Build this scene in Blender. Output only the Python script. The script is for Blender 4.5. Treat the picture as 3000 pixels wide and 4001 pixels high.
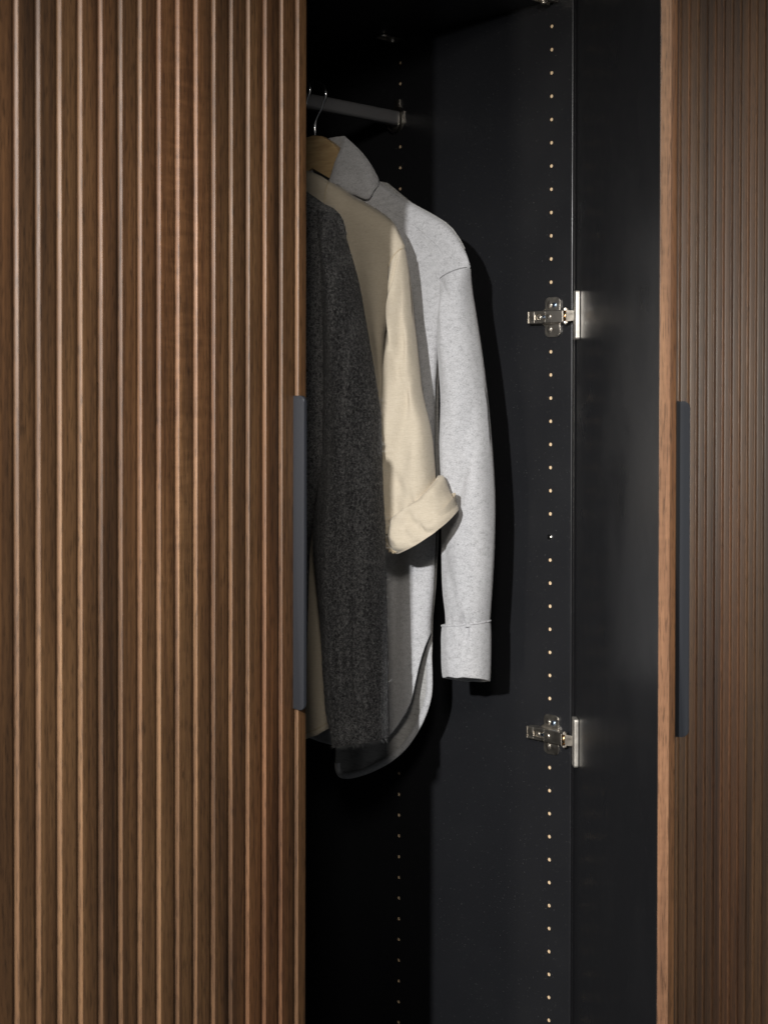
import bpy, bmesh, math, random
from mathutils import Vector, Matrix, noise

for o in list(bpy.data.objects):
    bpy.data.objects.remove(o)
scene = bpy.context.scene
COL = scene.collection
rad = math.radians

# ------------------------------------------------------------------ camera
# x runs along the wardrobe front, y into it, z up; z = 0 is a shelf-pin hole
yaw, pit, rol = 0.76856, -0.0118095, 0.00172
f_ = Vector((math.sin(yaw)*math.cos(pit), math.cos(yaw)*math.cos(pit), math.sin(pit)))
r_ = Vector((math.cos(yaw), -math.sin(yaw), 0)); u_ = r_.cross(f_)
r2 = r_*math.cos(rol) + u_*math.sin(rol); u2 = -r_*math.sin(rol) + u_*math.cos(rol)
cam = bpy.data.cameras.new('camera'); camo = bpy.data.objects.new('camera', cam); COL.objects.link(camo)
m3 = Matrix((r2, u2, -f_)).transposed()
camo.matrix_world = Matrix.Translation((-1.53817, -1.22315, -0.51774)) @ m3.to_4x4()
cam.sensor_fit = 'HORIZONTAL'; cam.sensor_width = 36; cam.lens = 5591.51/3000*36
cam.shift_y = -364.45/3000; cam.clip_start = .05; cam.clip_end = 60
cam.dof.use_dof = True; cam.dof.focus_distance = 1.80; cam.dof.aperture_fstop = 10
scene.camera = camo

# ------------------------------------------------------------------ light
w = bpy.data.worlds.new('World'); scene.world = w; w.use_nodes = True
bg = w.node_tree.nodes['Background']; bg.inputs[0].default_value = (.9, .95, 1, 1); bg.inputs[1].default_value = .085
def area(name, loc, target, size, watt, col, shape='DISK', size_y=None):
    l = bpy.data.lights.new(name, 'AREA'); l.shape = shape; l.size = size; l.energy = watt; l.color = col
    if size_y: l.size_y = size_y
    o = bpy.data.objects.new(name, l); COL.objects.link(o); o.location = loc
    o.rotation_euler = (Vector(target)-Vector(loc)).to_track_quat('-Z', 'Y').to_euler(); return o
def spot(name, loc, target, size, blend, radius, watt, col):
    l = bpy.data.lights.new(name, 'SPOT'); l.spot_size = rad(size); l.spot_blend = blend; l.shadow_soft_size = radius; l.energy = watt; l.color = col
    o = bpy.data.objects.new(name, l); COL.objects.link(o); o.location = loc
    o.rotation_euler = (Vector(target)-Vector(loc)).to_track_quat('-Z', 'Y').to_euler(); return o
spot('key_lamp', (-2.6, -1.22, .085), (-.28, .02, -1.18), 56, 1.0, .03, 375, (1, .99, .98))
area('raking_softbox', (-2.65, -.56, -.75), (-.5, 0, -.8), .14, 17, (1, .90, .76), 'RECTANGLE', .7)
spot('right_spot', (1.85, -2.35, -.45), (.82, 0, -.75), 47, .5, .12, 205, (1, .93, .83))
spot('interior_spot', (-1.86, -1.46, .22), (.03, .2, -.62), 40, .9, .13, 62, (1, .93, .84))
scene.view_settings.view_transform = 'Standard'; scene.view_settings.look = 'None'
scene.view_settings.exposure = 0; scene.view_settings.gamma = 1
scene.render.resolution_x = 767; scene.render.resolution_y = 1024

# ------------------------------------------------------------------ materials
class NT:
    def __init__(s, name):
        s.m = bpy.data.materials.new(name); s.m.use_nodes = True; s.t = s.m.node_tree; s.b = s.t.nodes['Principled BSDF']
    def n(s, typ, **kw):
        nd = s.t.nodes.new(typ)
        for k, v in kw.items():
            if k.startswith('i_'):
                key = k[2:]; nd.inputs[int(key) if key.isdigit() else key.replace('_', ' ')].default_value = v
            else: setattr(nd, k, v)
        return nd
    def l(s, a, b): s.t.links.new(a, b)
    def set(s, **kw):
        for k, v in kw.items(): s.b.inputs[k.replace('_', ' ')].default_value = v
    def mapped(s, src, scale):
        mp = s.n('ShaderNodeMapping'); mp.inputs['Scale'].default_value = scale; s.l(src, mp.inputs[0]); return mp.outputs[0]
    def noise(s, vec, scale=1, detail=3, rough=.5, dist=0):
        nd = s.n('ShaderNodeTexNoise', i_Scale=scale, i_Detail=detail, i_Roughness=rough, i_Distortion=dist); s.l(vec, nd.inputs['Vector']); return nd.outputs['Fac']
    def ramp(s, fac, stops):
        r = s.n('ShaderNodeValToRGB'); e = r.color_ramp.elements
        while len(e) < len(stops): e.new(.5)
        for el, (p, c) in zip(e, stops): el.position = p; el.color = (*c, 1) if len(c) == 3 else c
        s.l(fac, r.inputs[0]); return r.outputs[0]
    def math(s, op, a, b=None, clamp=False):
        nd = s.n('ShaderNodeMath', operation=op, use_clamp=clamp)
        for i, v in enumerate((a, b)):
            if v is None: continue
            if isinstance(v, (int, float)): nd.inputs[i].default_value = v
            else: s.l(v, nd.inputs[i])
        return nd.outputs[0]
    def mix(s, fac, a, b, mode='MIX'):
        nd = s.n('ShaderNodeMix', data_type='RGBA', blend_type=mode)
        for i, v in ((0, fac), (6, a), (7, b)):
            if isinstance(v, (int, float)): nd.inputs[i].default_value = v
            elif isinstance(v, tuple): nd.inputs[i].default_value = (*v, 1)
            else: s.l(v, nd.inputs[i])
        return nd.outputs[2]
    def bump(s, h, strength, dist, normal=None):
        b = s.n('ShaderNodeBump', i_Strength=strength, i_Distance=dist); s.l(h, b.inputs['Height'])
        if normal: s.l(normal, b.inputs['Normal'])
        s.l(b.outputs[0], s.b.inputs['Normal']); return b.outputs[0]

def simple(name, col, rough=.5, metal=0, spec=.5, **kw):
    t = NT(name); t.set(Base_Color=(*col, 1), Roughness=rough, Metallic=metal); t.b.inputs['Specular IOR Level'].default_value = spec
    return t

def walnut(name, lift=1.0, sat=1.0, slat=True):
    t = NT(name); P = t.n('ShaderNodeNewGeometry').outputs['Position'] if slat else t.n('ShaderNodeTexCoord').outputs['Object']
    tone = t.noise(t.mapped(P, (26, 26, .9)), 1, 3, .55, .6)
    fib = t.noise(t.mapped(P, (330, 330, 7)), 1, 4, .6)
    fine = t.noise(t.mapped(P, (1150, 1150, 55)), 1, 2, .5)
    # growth-ring lines leaning slightly through the veneer
    sw = t.noise(t.mapped(P, (7, 7, 1.6)), 1, 2, .5)
    ring = t.noise(t.mapped(P, (150, 150, 2.2)), 1, 3, .6, 1.2)
    f = t.math('ADD', t.math('MULTIPLY', tone, .58), t.math('MULTIPLY', fib, .34)); f = t.math('ADD', f, t.math('MULTIPLY', ring, .30)); f = t.math('SUBTRACT', f, .085)
    oi = t.n('ShaderNodeObjectInfo').outputs['Random']
    f = t.math('ADD', f, t.math('MULTIPLY', t.math('SUBTRACT', oi, .5), .055 if slat else .03))
    L = lift
    col = t.ramp(f, [(.34, (.036*L, .0172*L, .0074*L)), (.46, (.077*L, .0375*L, .0158*L)), (.56, (.117*L, .0580*L, .0240*L)), (.69, (.174*L, .091*L, .039*L))])
    # curly figure in one band of the veneer
    sx = t.n('ShaderNodeSeparateXYZ'); t.l(P, sx.inputs[0])
    band = t.math('SUBTRACT', 1, t.math('MULTIPLY', t.math('ABSOLUTE', t.math('ADD', sx.outputs[0], .665)), 16), True)
    mask = t.math('MULTIPLY', band, t.ramp(sw, [(.38, (0, 0, 0)), (.65, (.6, .6, .6))])) if slat else t.math('MULTIPLY', sw, .35)
    curl = t.noise(t.mapped(P, (22, 22, 105)), 1, 2, .5, .8)
    c2 = t.ramp(curl, [(.36, (.72, .70, .68)), (.62, (1.2, 1.22, 1.24))])
    col = t.mix(mask, col, t.mix(1.0, col, c2, 'MULTIPLY'))
    # reddish drift and dark pores
    red = t.noise(t.mapped(P, (17, 17, .7)), 1, 1, .5)
    col = t.mix(t.ramp(red, [(.45, (0, 0, 0)), (.7, (.55, .55, .55))]), col, (1.20, .95, .86), 'MULTIPLY')
    pore = t.ramp(fine, [(.35, (.35, .35, .35)), (.46, (1, 1, 1))])
    col = t.mix(.8, col, pore, 'MULTIPLY')
    hs = t.n('ShaderNodeHueSaturation', i_Saturation=sat); t.l(col, hs.inputs['Color']); col = hs.outputs[0]
    t.l(col, t.b.inputs['Base Color'])
    t.l(t.ramp(fib, [(.3, (.50, .50, .50)), (.7, (.40, .40, .40))]), t.b.inputs['Roughness'])
    t.b.inputs['Specular IOR Level'].default_value = .42
    h = t.math('ADD', t.math('MULTIPLY', fine, .6), fib); t.bump(h, .35, .0004)
    return t.m

def black_board():
    t = simple('black_melamine', (.0140, .0145, .0165), .33, 0, .5)
    P = t.n('ShaderNodeNewGeometry').outputs['Position']
    g = t.noise(t.mapped(P, (420, 420, 30)), 1, 3, .6); fl = t.noise(P, 9, 2, .5)
    t.l(t.ramp(fl, [(.3, (.26, .26, .26)), (.7, (.40, .40, .40))]), t.b.inputs['Roughness'])
    dust = t.noise(P, 620, 0, .5)
    t.l(t.mix(t.ramp(dust, [(.80, (0, 0, 0)), (.86, (1, 1, 1))]), (.0140, .0145, .0165), (.12, .12, .12)), t.b.inputs['Base Color'])
    t.bump(g, .10, .0003); return t.m

def wool(name, base, dark, light, sheen=.35, streak=False):
    t = NT(name); P = t.n('ShaderNodeTexCoord').outputs['Object']
    a = t.noise(t.mapped(P, (640, 640, 900) if not streak else (90, 90, 700)), 1, 3, .65, .5)
    b = t.noise(t.mapped(P, (120, 120, 210) if not streak else (30, 30, 320)), 1, 3, .6, .4)
    f = t.math('ADD', t.math('MULTIPLY', a, .7), t.math('MULTIPLY', b, .3))
    t.l(t.ramp(f, [(.34, dark), (.46, base), (.64, light)]), t.b.inputs['Base Color'])
    t.set(Roughness=.95); t.b.inputs['Specular IOR Level'].default_value = .1
    t.b.inputs['Sheen Weight'].default_value = sheen; t.b.inputs['Sheen Roughness'].default_value = .6
    h = t.noise(P, 900, 3, .6); t.bump(t.math('ADD', h, a), .5, .0006); return t.m

def linen():
    t = NT('beige_linen'); P = t.n('ShaderNodeTexCoord').outputs['Object']
    wv = t.noise(t.mapped(P, (1500, 1500, 160)), 1, 2, .5); wf = t.noise(t.mapped(P, (170, 170, 1500)), 1, 2, .5)
    slub = t.noise(t.mapped(P, (30, 30, 900)), 1, 2, .6)
    f = t.math('ADD', t.math('MULTIPLY', wv, .4), t.math('MULTIPLY', wf, .6))
    c = t.ramp(f, [(.25, (.455, .392, .298)), (.5, (.53, .464, .362)), (.75, (.585, .52, .42))])
    c = t.mix(.15, c, t.ramp(slub, [(.35, (.8, .78, .74)), (.6, (1.05, 1.05, 1.05))]), 'MULTIPLY')
    t.l(c, t.b.inputs['Base Color']); t.set(Roughness=.9); t.b.inputs['Specular IOR Level'].default_value = .15
    t.b.inputs['Sheen Weight'].default_value = .15
    cr = t.noise(t.mapped(P, (45, 45, 60)), 1, 3, .55)
    n1 = t.n('ShaderNodeBump', i_Strength=.25, i_Distance=.004); t.l(cr, n1.inputs['Height'])
    t.bump(t.math('ADD', wv, wf), .35, .0004, n1.outputs[0]); return t.m

def knit():
    t = NT('charcoal_knit'); P = t.n('ShaderNodeTexCoord').outputs['Object']
    a = t.noise(t.mapped(P, (430, 430, 300)), 1, 3, .6, 1.0)
    rib = t.n('ShaderNodeTexWave', i_Scale=14, i_Distortion=5.0, i_Detail=2, i_Detail_Scale=6); t.l(t.mapped(P, (1, 0, .03)), rib.inputs['Vector'])
    f = t.math('ADD', t.math('MULTIPLY', a, .95), t.math('MULTIPLY', rib.outputs['Fac'], .05))
    t.l(t.ramp(f, [(.36, (.026, .026, .028)), (.5, (.076, .076, .079)), (.66, (.20, .20, .20))]), t.b.inputs['Base Color'])
    t.set(Roughness=1); t.b.inputs['Specular IOR Level'].default_value = .05
    t.b.inputs['Sheen Weight'].default_value = .12
    t.bump(f, .9, .002); return t.m

def metal(name, col, rough, nz=0):
    t = simple(name, col, rough, 1)
    P = t.n('ShaderNodeTexCoord').outputs['Object']; h = t.noise(P, 110, 2, .5)
    t.l(t.ramp(h, [(.3, (rough*.85,)*3), (.7, (rough*1.2,)*3)]), t.b.inputs['Roughness'])
    if nz: t.bump(h, nz, .0003)
    return t.m

M = {
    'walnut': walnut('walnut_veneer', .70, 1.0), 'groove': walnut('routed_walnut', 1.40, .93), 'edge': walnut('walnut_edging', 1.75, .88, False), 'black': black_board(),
    'nickel': metal('nickel_plate', (.68, .64, .58), .31, 0), 'cast': metal('cast_zinc', (.66, .63, .58), .5, .3),
    'chrome': metal('chromed_wire', (.75, .75, .75), .12), 'bronze': metal('bronze_pin', (.50, .31, .15), .25),
    'blue_steel': metal('blued_zinc_screw', (.42, .55, .74), .25),
    'linen': linen(), 'knit': knit(),
    'wool': wool('grey_wool', (.43, .43, .44), (.23, .23, .237), (.56, .56, .575)),
    'wool_in': wool('grey_wool_reverse', (.36, .355, .345), (.24, .237, .232), (.45, .445, .435), .2, True),
}
def handle_mat():
    t = simple('slate_powder_coat', (.022, .024, .029), .46, 0, .5)
    P = t.n('ShaderNodeTexCoord').outputs['Object']; t.bump(t.noise(P, 1500, 2, .5), .08, .0002); return t.m
M['handle'] = handle_mat()
def rail_mat():
    t = simple('dark_grey_lacquer', (.12, .12, .125), .36, 0, .5)
    P = t.n('ShaderNodeTexCoord').outputs['Object']; t.bump(t.noise(P, 900, 2, .5), .06, .0002); return t.m
M['rail'] = rail_mat()
def raw_mat():
    t = NT('raw_chipboard'); P = t.n('ShaderNodeNewGeometry').outputs['Position']
    t.l(t.ramp(t.noise(P, 900, 3, .6), [(.3, (.42, .29, .17)), (.5, (.66, .52, .35)), (.7, (.80, .67, .48))]), t.b.inputs['Base Color']); t.set(Roughness=.9); return t.m
M['raw'] = raw_mat()
def beech():
    t = NT('lacquered_beech'); P = t.n('ShaderNodeTexCoord').outputs['Object']
    a = t.noise(t.mapped(P, (40, 200, 260)), 1, 4, .6, .5)
    t.l(t.ramp(a, [(.3, (.36, .235, .115)), (.55, (.46, .32, .165)), (.75, (.52, .37, .20))]), t.b.inputs['Base Color']); t.set(Roughness=.4); return t.m
M['beech'] = beech()
M['strip_black'] = simple('matt_black_strip', (.012, .012, .012), .7).m
def fuzz_mat(name, c):
    t = simple(name, c, .9, 0, .2); return t.m
M['fuzz'] = fuzz_mat('charcoal_yarn_fibre', (.33, .33, .33)); M['wool_fuzz'] = fuzz_mat('grey_wool_fibre', (.5, .5, .51))
M['thread'] = fuzz_mat('linen_thread', (.50, .41, .28)); M['wthread'] = fuzz_mat('grey_thread', (.25, .25, .255))

# ------------------------------------------------------------------ helpers
def obj(name, me, mat, parent=None):
    o = bpy.data.objects.new(name, me); COL.objects.link(o)
    if mat is not None:
        if len(me.materials) == 0: me.materials.append(mat)
    if parent: o.parent = parent
    return o
def tag(o, label, cat, group=None):
    o['label'] = label; o['category'] = cat
    if group: o['group'] = group
    return o
def empty(name, loc=(0, 0, 0), rz=0, parent=None):
    o = bpy.data.objects.new(name, None); COL.objects.link(o); o.location = loc; o.rotation_euler = (0, 0, rz); o.empty_display_size = .02
    if parent: o.parent = parent
    return o
def mesh(name, vs, fs, smooth=False):
    me = bpy.data.meshes.new(name); me.from_pydata([tuple(v) for v in vs], [], fs); me.update()
    if smooth: me.polygons.foreach_set('use_smooth', [True]*len(me.polygons))
    return me
def bm_mesh(name, bm, smooth=False):
    bmesh.ops.recalc_face_normals(bm, faces=bm.faces[:])
    me = bpy.data.meshes.new(name); bm.to_mesh(me); bm.free()
    if smooth: me.polygons.foreach_set('use_smooth', [True]*len(me.polygons))
    return me
def add_box(bm, lo, hi, bev=0, seg=2, mat=None):
    vs = [bm.verts.new((x, y, z)) for z in (lo[2], hi[2]) for y in (lo[1], hi[1]) for x in (lo[0], hi[0])]
    fs = [bm.faces.new([vs[i] for i in q]) for q in ((0, 2, 3, 1), (4, 5, 7, 6), (0, 1, 5, 4), (2, 6, 7, 3), (0, 4, 6, 2), (1, 3, 7, 5))]
    if bev:
        es = list({e for f in fs for e in f.edges}); bmesh.ops.bevel(bm, geom=es, offset=bev, segments=seg, affect='EDGES', profile=.5)
def box(name, lo, hi, mat, parent=None, bev=0, seg=2):
    bm = bmesh.new(); add_box(bm, lo, hi, bev, seg); return obj(name, bm_mesh(name, bm), mat, parent)
def add_cyl(bm, c, axis, r, h, n=20, r2=None, bev=0):
    mt = Matrix.Translation(c) @ Vector(axis).to_track_quat('Z', 'Y').to_matrix().to_4x4()
    g = bmesh.ops.create_cone(bm, cap_ends=True, segments=n, radius1=r, radius2=r if r2 is None else r2, depth=h, matrix=mt)
    return g
def add_prism(bm, poly, a0, a1, axis='x', bev=0, seg=2):
    """polygon in the other two axes, extruded from a0 to a1"""
    def P(u, v, a): return {'x': (a, u, v), 'y': (u, a, v), 'z': (u, v, a)}[axis]
    b = [bm.verts.new(P(u, v, a0)) for u, v in poly]; t = [bm.verts.new(P(u, v, a1)) for u, v in poly]; n = len(poly)
    fs = [bm.faces.new(b[::-1]), bm.faces.new(t)] + [bm.faces.new((b[i], b[(i+1) % n], t[(i+1) % n], t[i])) for i in range(n)]
    if bev:
        es = list(set(fs[0].edges) | set(fs[1].edges)); bmesh.ops.bevel(bm, geom=es, offset=bev, segments=seg, affect='EDGES', profile=.5)
def rrect(u0, v0, u1, v1, r, n=5, corners=(1, 1, 1, 1)):
    out = []
    for (cu, cv, a0, k) in ((u1-r, v1-r, 0, 0), (u0+r, v1-r, 90, 1), (u0+r, v0+r, 180, 2), (u1-r, v0+r, 270, 3)):
        if corners[k]: out += [(cu+r*math.cos(rad(a0+90*i/n)), cv+r*math.sin(rad(a0+90*i/n))) for i in range(n+1)]
        else: out.append(((u1, v1), (u0, v1), (u0, v0), (u1, v0))[k])
    return out
def wire(bm, pts, r, n=10):
    pts = [Vector(p) for p in pts]; rings = []; up = Vector((.123, .9, .31)).normalized()
    for i, p in enumerate(pts):
        d = (pts[min(i+1, len(pts)-1)]-pts[max(i-1, 0)]).normalized(); a = d.cross(up).normalized(); b = d.cross(a)
        rr = r[i] if isinstance(r, (list, tuple)) else r
        rings.append([bm.verts.new(p+(a*math.cos(2*math.pi*k/n)+b*math.sin(2*math.pi*k/n))*rr) for k in range(n)])
    for i in range(len(rings)-1):
        for k in range(n): bm.faces.new((rings[i][k], rings[i][(k+1) % n], rings[i+1][(k+1) % n], rings[i+1][k]))
    bm.faces.new(rings[0][::-1]); bm.faces.new(rings[-1])
def crom(tab, t):
    n = len(tab)-1; x = max(0, min(t, 1))*n; i = min(int(x), n-1); f = x-i
    p = [tab[max(0, min(n, i+k))] for k in (-1, 0, 1, 2)]
    return tuple(.5*((2*b)+(-a+c)*f+(2*a-5*b+4*c-d)*f*f+(-a+3*b-3*c+d)*f**3) for a, b, c, d in zip(*p))
def lerp_tab(tab, x):
    if x <= tab[0][0]: return tab[0][1]
    for (a, b), (c, d) in zip(tab, tab[1:]):
        if x <= c: return b+(d-b)*(x-a)/max(c-a, 1e-9)
    return tab[-1][1]
def sstep(a, b, x):
    t = max(0, min(1, (x-a)/(b-a))); return t*t*(3-2*t)
def nz(x, y=0, z=0): return noise.noise(Vector((x, y, z)))

# ------------------------------------------------------------------ wardrobe carcass
ZT, ZB = .33, -1.97
ward = tag(empty('wardrobe', (0, 0, ZB)), 'black wardrobe with ribbed walnut doors, right door swung open', 'wardrobe')
ward_z = ZB
def wp(o):          # parent keeping the world place (root sits at the wardrobe's foot)
    o.parent = ward; o.location.z -= ward_z; return o

def holed_panel(name, x_face, x_back, y0, y1, rows_y, z0, z1, k0, k1, r=.0025, mat=None, nseg=12):
    """board whose face x_face is really drilled on the rows (y) at z = -0.032 k"""
    bm = bmesh.new(); cw = .008
    def V(y, z): return bm.verts.new((x_face, y, z))
    def quad(a, b, c, d): bm.faces.new((V(*a), V(*b), V(*c), V(*d)))
    ys = [y0]
    for ry in rows_y: ys += [ry-cw, ry+cw]
    ys.append(y1); za, zb = -.032*k1-.016, -.032*k0+.016
    for i in range(0, len(ys)-1, 2): quad((ys[i], z0), (ys[i+1], z0), (ys[i+1], z1), (ys[i], z1))
    for ry in rows_y:
        quad((ry-cw, z0), (ry+cw, z0), (ry+cw, za), (ry-cw, za)); quad((ry-cw, zb), (ry+cw, zb), (ry+cw, z1), (ry-cw, z1))
        for k in range(k0, k1+1):
            zc = -.032*k; h = .016
            cs = [(ry+r*math.cos(2*math.pi*i/nseg), zc+r*math.sin(2*math.pi*i/nseg)) for i in range(nseg)]
            def sq(i):
                a = 2*math.pi*i/nseg; c, s = math.cos(a), math.sin(a); m = max(abs(c), abs(s))
                # corners of the cell are hit at 45 degrees because the ring is walked in square metric
                return (ry+cw*c/m, zc+h*s/m)
            ang = [2*math.pi*i/nseg for i in range(nseg)]
            ring = [sq(i) for i in range(nseg)]
            inner = [V(*c) for c in cs]; outer = [V(*c) for c in ring]
            for i in range(nseg):
                j = (i+1) % nseg; bm.faces.new((inner[i], inner[j], outer[j], outer[i]))
            for i in range(nseg):                      # corner triangles between ring points on different sides
                j = (i+1) % nseg; a, b = ring[i], ring[j]
                if abs(a[0]-b[0]) > 1e-7 and abs(a[1]-b[1]) > 1e-7:
                    cy = ry+cw*(1 if (a[0]+b[0])/2 > ry else -1); cz = zc+h*(1 if (a[1]+b[1])/2 > zc else -1)
                    bm.faces.new((V(*a), V(*b), V(cy, cz)))
    bmesh.ops.remove_doubles(bm, verts=bm.verts[:], dist=1e-6)
    # rounded front edge, front face, back face
    s = 1 if x_back > x_face else -1; e = .0013; prof = [(x_face, y0)]
    for i in range(1, 5):
        a = math.pi/2*i/4; prof.append((x_face+s*e*(1-math.cos(a)), y0-e*math.sin(a)))
    prof += [(x_back, y0-e), (x_back, y1), (x_face, y1)]
    lo = [bm.verts.new((x, y, z0)) for x, y in prof]; hi = [bm.verts.new((x, y, z1)) for x, y in prof]
    for i in range(len(prof)-1): bm.faces.new((lo[i], lo[i+1], hi[i+1], hi[i]))
    bm.faces.new(lo); bm.faces.new(hi)
    bmesh.ops.remove_doubles(bm, verts=bm.verts[:], dist=1e-6)
    me = bm_mesh(name, bm); return obj(name, me, mat)

right_panel = wp(holed_panel('side_panel', 0, .018, .0013, .575, (.037, .333), ZB, ZT, -8, 58, mat=M['black']))
right_panel['label'] = 'black drilled side panel on the hinge side of the open door'
# shelf-pin holes: raw board showing at the bottom of each drilling
bm = bmesh.new(); n = 12; rr = .0025
o1 = [bm.verts.new((-.0000, rr*math.cos(2*math.pi*i/n), rr*math.sin(2*math.pi*i/n))) for i in range(n)]
o2 = [bm.verts.new((.0011, rr*.97*math.cos(2*math.pi*i/n), rr*.97*math.sin(2*math.pi*i/n))) for i in range(n)]
for i in range(n): bm.faces.new((o1[i], o1[(i+1) % n], o2[(i+1) % n], o2[i]))
bm.faces.new(o2); hole_me = bm_mesh('shelf_pin_hole', bm); hole_me.materials.append(M['raw'])
for row, y in enumerate((.037, .333)):
    for k in range(-3, 47):
        if row == 0 and k in (22, -1): continue
        if row == 1 and k in (-1, 2): continue
        h = obj('shelf_pin_hole', hole_me, None, right_panel); h.location = (.0002, y, -.032*k)
LX = -.964
lp = wp(box('side_panel', (LX-.018, 0, ZB), (LX, .575, ZT), M['black'], None, .001)); 
wp(box('back_panel', (LX, .562, ZB+.07), (0, .568, ZT-.02), M['black']))
wp(box('top_panel', (LX+.0005, .003, ZT-.02), (-.0005, .561, ZT-.002), M['black'], None, .001))
wp(box('bottom_panel', (LX+.0005, .003, ZB+.06), (-.0005, .561, ZB+.078), M['black'], None, .001))
shelf = wp(box('shelf', (LX+.001, .0135, .0345), (-.001, .561, .0525), M['black'], None, .0012))

# shelf supports: bent metal clip with a rim and a pin
def shelf_support(y, side=-1, x=0):
    e = empty('shelf_support', (x, y-.004, .0322)); wp(e)
    bm = bmesh.new()
    add_prism(bm, rrect(-.050, -.0085, -.0003, .0085, .0080, 8, (0, 1, 1, 0)), -.0006, .0012, 'z', .0004)
    me = bm_mesh('clip_plate', bm); obj('clip_plate', me, M['nickel'], e)
    bm = bmesh.new(); pts = []
    for i in range(25):
        a = rad(90+180*i/24); pts.append((-.0415+.0083*math.cos(a), .0083*math.sin(a), -.0012))
    pts = [(-.0008, .0083, -.0012), (-.02, .0083, -.0012)]+pts+[(-.02, -.0083, -.0012), (-.0008, -.0083, -.0012)]
    wire(bm, pts, .0014, 8); obj('rim', bm_mesh('rim', bm, True), M['nickel'], e)
    bm = bmesh.new(); add_cyl(bm, (-.020, .002, -.0022), (0, 0, 1), .0048, .0040, 18, .0055); add_cyl(bm, (-.020, .002, -.0050), (0, 0, 1), .0028, .0020, 18, .0046)
    obj('pin', bm_mesh('pin', bm, True), M['nickel'], e)
for yy in (.037, .333): shelf_support(yy)

# clothes rail with its end holder
rail = empty('clothes_rail', (0, .338, -.085)); wp(rail)
bm = bmesh.new(); prof = []
for (cy, cz, a0) in ((.0035, .0062, 0), (-.0035, .0062, 90), (-.0035, -.0062, 180), (.0035, -.0062, 270)):
    for i in range(7):
        a = rad(a0+15*i); prof.append((cy+.0045*math.cos(a), cz+.0045*math.sin(a)))
add_prism(bm, prof, LX+.004, -.0045, 'x'); me = bm_mesh('rail_tube', bm, True)
o = obj('rail_tube', me, M['rail'], rail); 
md = o.modifiers.new('edge', 'EDGE_SPLIT'); md.split_angle = rad(60)
for sx, X in ((-1, 0), (1, LX)):
    hd = empty('rail_holder', (X, 0, 0), 0, rail)
    bm = bmesh.new(); q = []
    for i in range(17):
        a = rad(180+180*i/16); q.append((.0145*math.cos(a), -.004+.0165*math.sin(a)))
    q += [(.0145, .010), (.006, .0165), (.0055, .029), (-.0055, .029), (-.006, .0165), (-.0145, .010)]
    add_prism(bm, q, sx*.0004, sx*.0022, 'x', .0005); obj('holder_plate', bm_mesh('holder_plate', bm), M['nickel'], hd)
    bm = bmesh.new()
    pts = [(sx*.012*abs(math.sin(rad(180*i/20))) if 0 else sx*.0105, .0135*math.cos(rad(200+140*i/20)), -.004+.0155*math.sin(rad(200+140*i/20))) for i in range(21)]
    wire(bm, pts, .0012, 8); obj('holder_clip', bm_mesh('holder_clip', bm, True), M['nickel'], hd)
    bm = bmesh.new(); add_cyl(bm, (sx*.003, -.002, .0235), (1, 0, 0), .0042, .004, 16, .0036); obj('holder_screw', bm_mesh('holder_screw', bm), M['nickel'], hd)

# ------------------------------------------------------------------ ribbed doors
PITCH, GW, GD = .02298, .0075, .0031
def groove_half(sign):
    """points from groove bottom (x=0) to past the arris, for a groove centred at x=0; sign=+1 right half"""
    pts = []; xe, ye = GW/2-.0004, .00065; sl = math.tan(rad(36)); rb = .0026
    xb = rb*math.sin(rad(36)); yb = ye+(xe-xb)*sl; gd = yb+rb*(1-math.cos(rad(36)))
    for i in range(6):
        a = rad(36)*i/5; pts.append((sign*rb*math.sin(a), gd-rb*(1-math.cos(a))))
    pts += [(sign*(xb+(xe-xb)*q), yb+(ye-yb)*q) for q in (.35, .7, 1)]
    pts += [(sign*(GW/2-.0003), .0003), (sign*(GW/2-.0001), .0001), (sign*(GW/2+.0003), 0)]
    return pts
def slat_mesh(name, left, width, kind, z0, z1, depth=.0062):
    """left/right groove centred on the ends, or a rounded door edge; y=0 is the show face, +y into the door"""
    rnd = [(0, .0012), (.00012, .0007), (.0004, .00025), (.0009, 0)]
    Lp = groove_half(1) if left == 'groove' else rnd
    Rp = [(width-x, y) for x, y in (groove_half(1) if kind == 'groove' else rnd)][::-1]
    mid = [((Lp[-1][0]*(1-t)+Rp[0][0]*t), 0) for t in (.33, .66)]
    prof = Lp+mid+Rp; prof = [(x, y) for x, y in prof]+[(width, depth), (0, depth)]
    bm = bmesh.new(); lo = [bm.verts.new((x, y, z0)) for x, y in prof]; hi = [bm.verts.new((x, y, z1)) for x, y in prof]; n = len(prof)
    for i in range(n): bm.faces.new((lo[i], lo[(i+1) % n], hi[(i+1) % n], hi[i]))
    bm.faces.new(lo[::-1]); bm.faces.new(hi)
    nl, nr = len(Lp), len(Rp)                       # machined groove faces take a paler tint of the walnut
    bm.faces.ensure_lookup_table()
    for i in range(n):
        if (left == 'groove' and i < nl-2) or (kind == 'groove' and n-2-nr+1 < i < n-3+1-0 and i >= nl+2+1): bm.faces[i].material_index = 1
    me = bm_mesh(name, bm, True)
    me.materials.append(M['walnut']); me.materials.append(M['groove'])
    return me
DZ0, DZ1 = ZB+.06, ZT-.003
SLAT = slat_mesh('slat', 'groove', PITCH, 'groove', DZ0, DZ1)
def smooth_split(o):
    md = o.modifiers.new('split', 'EDGE_SPLIT'); md.split_angle = rad(50)
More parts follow.
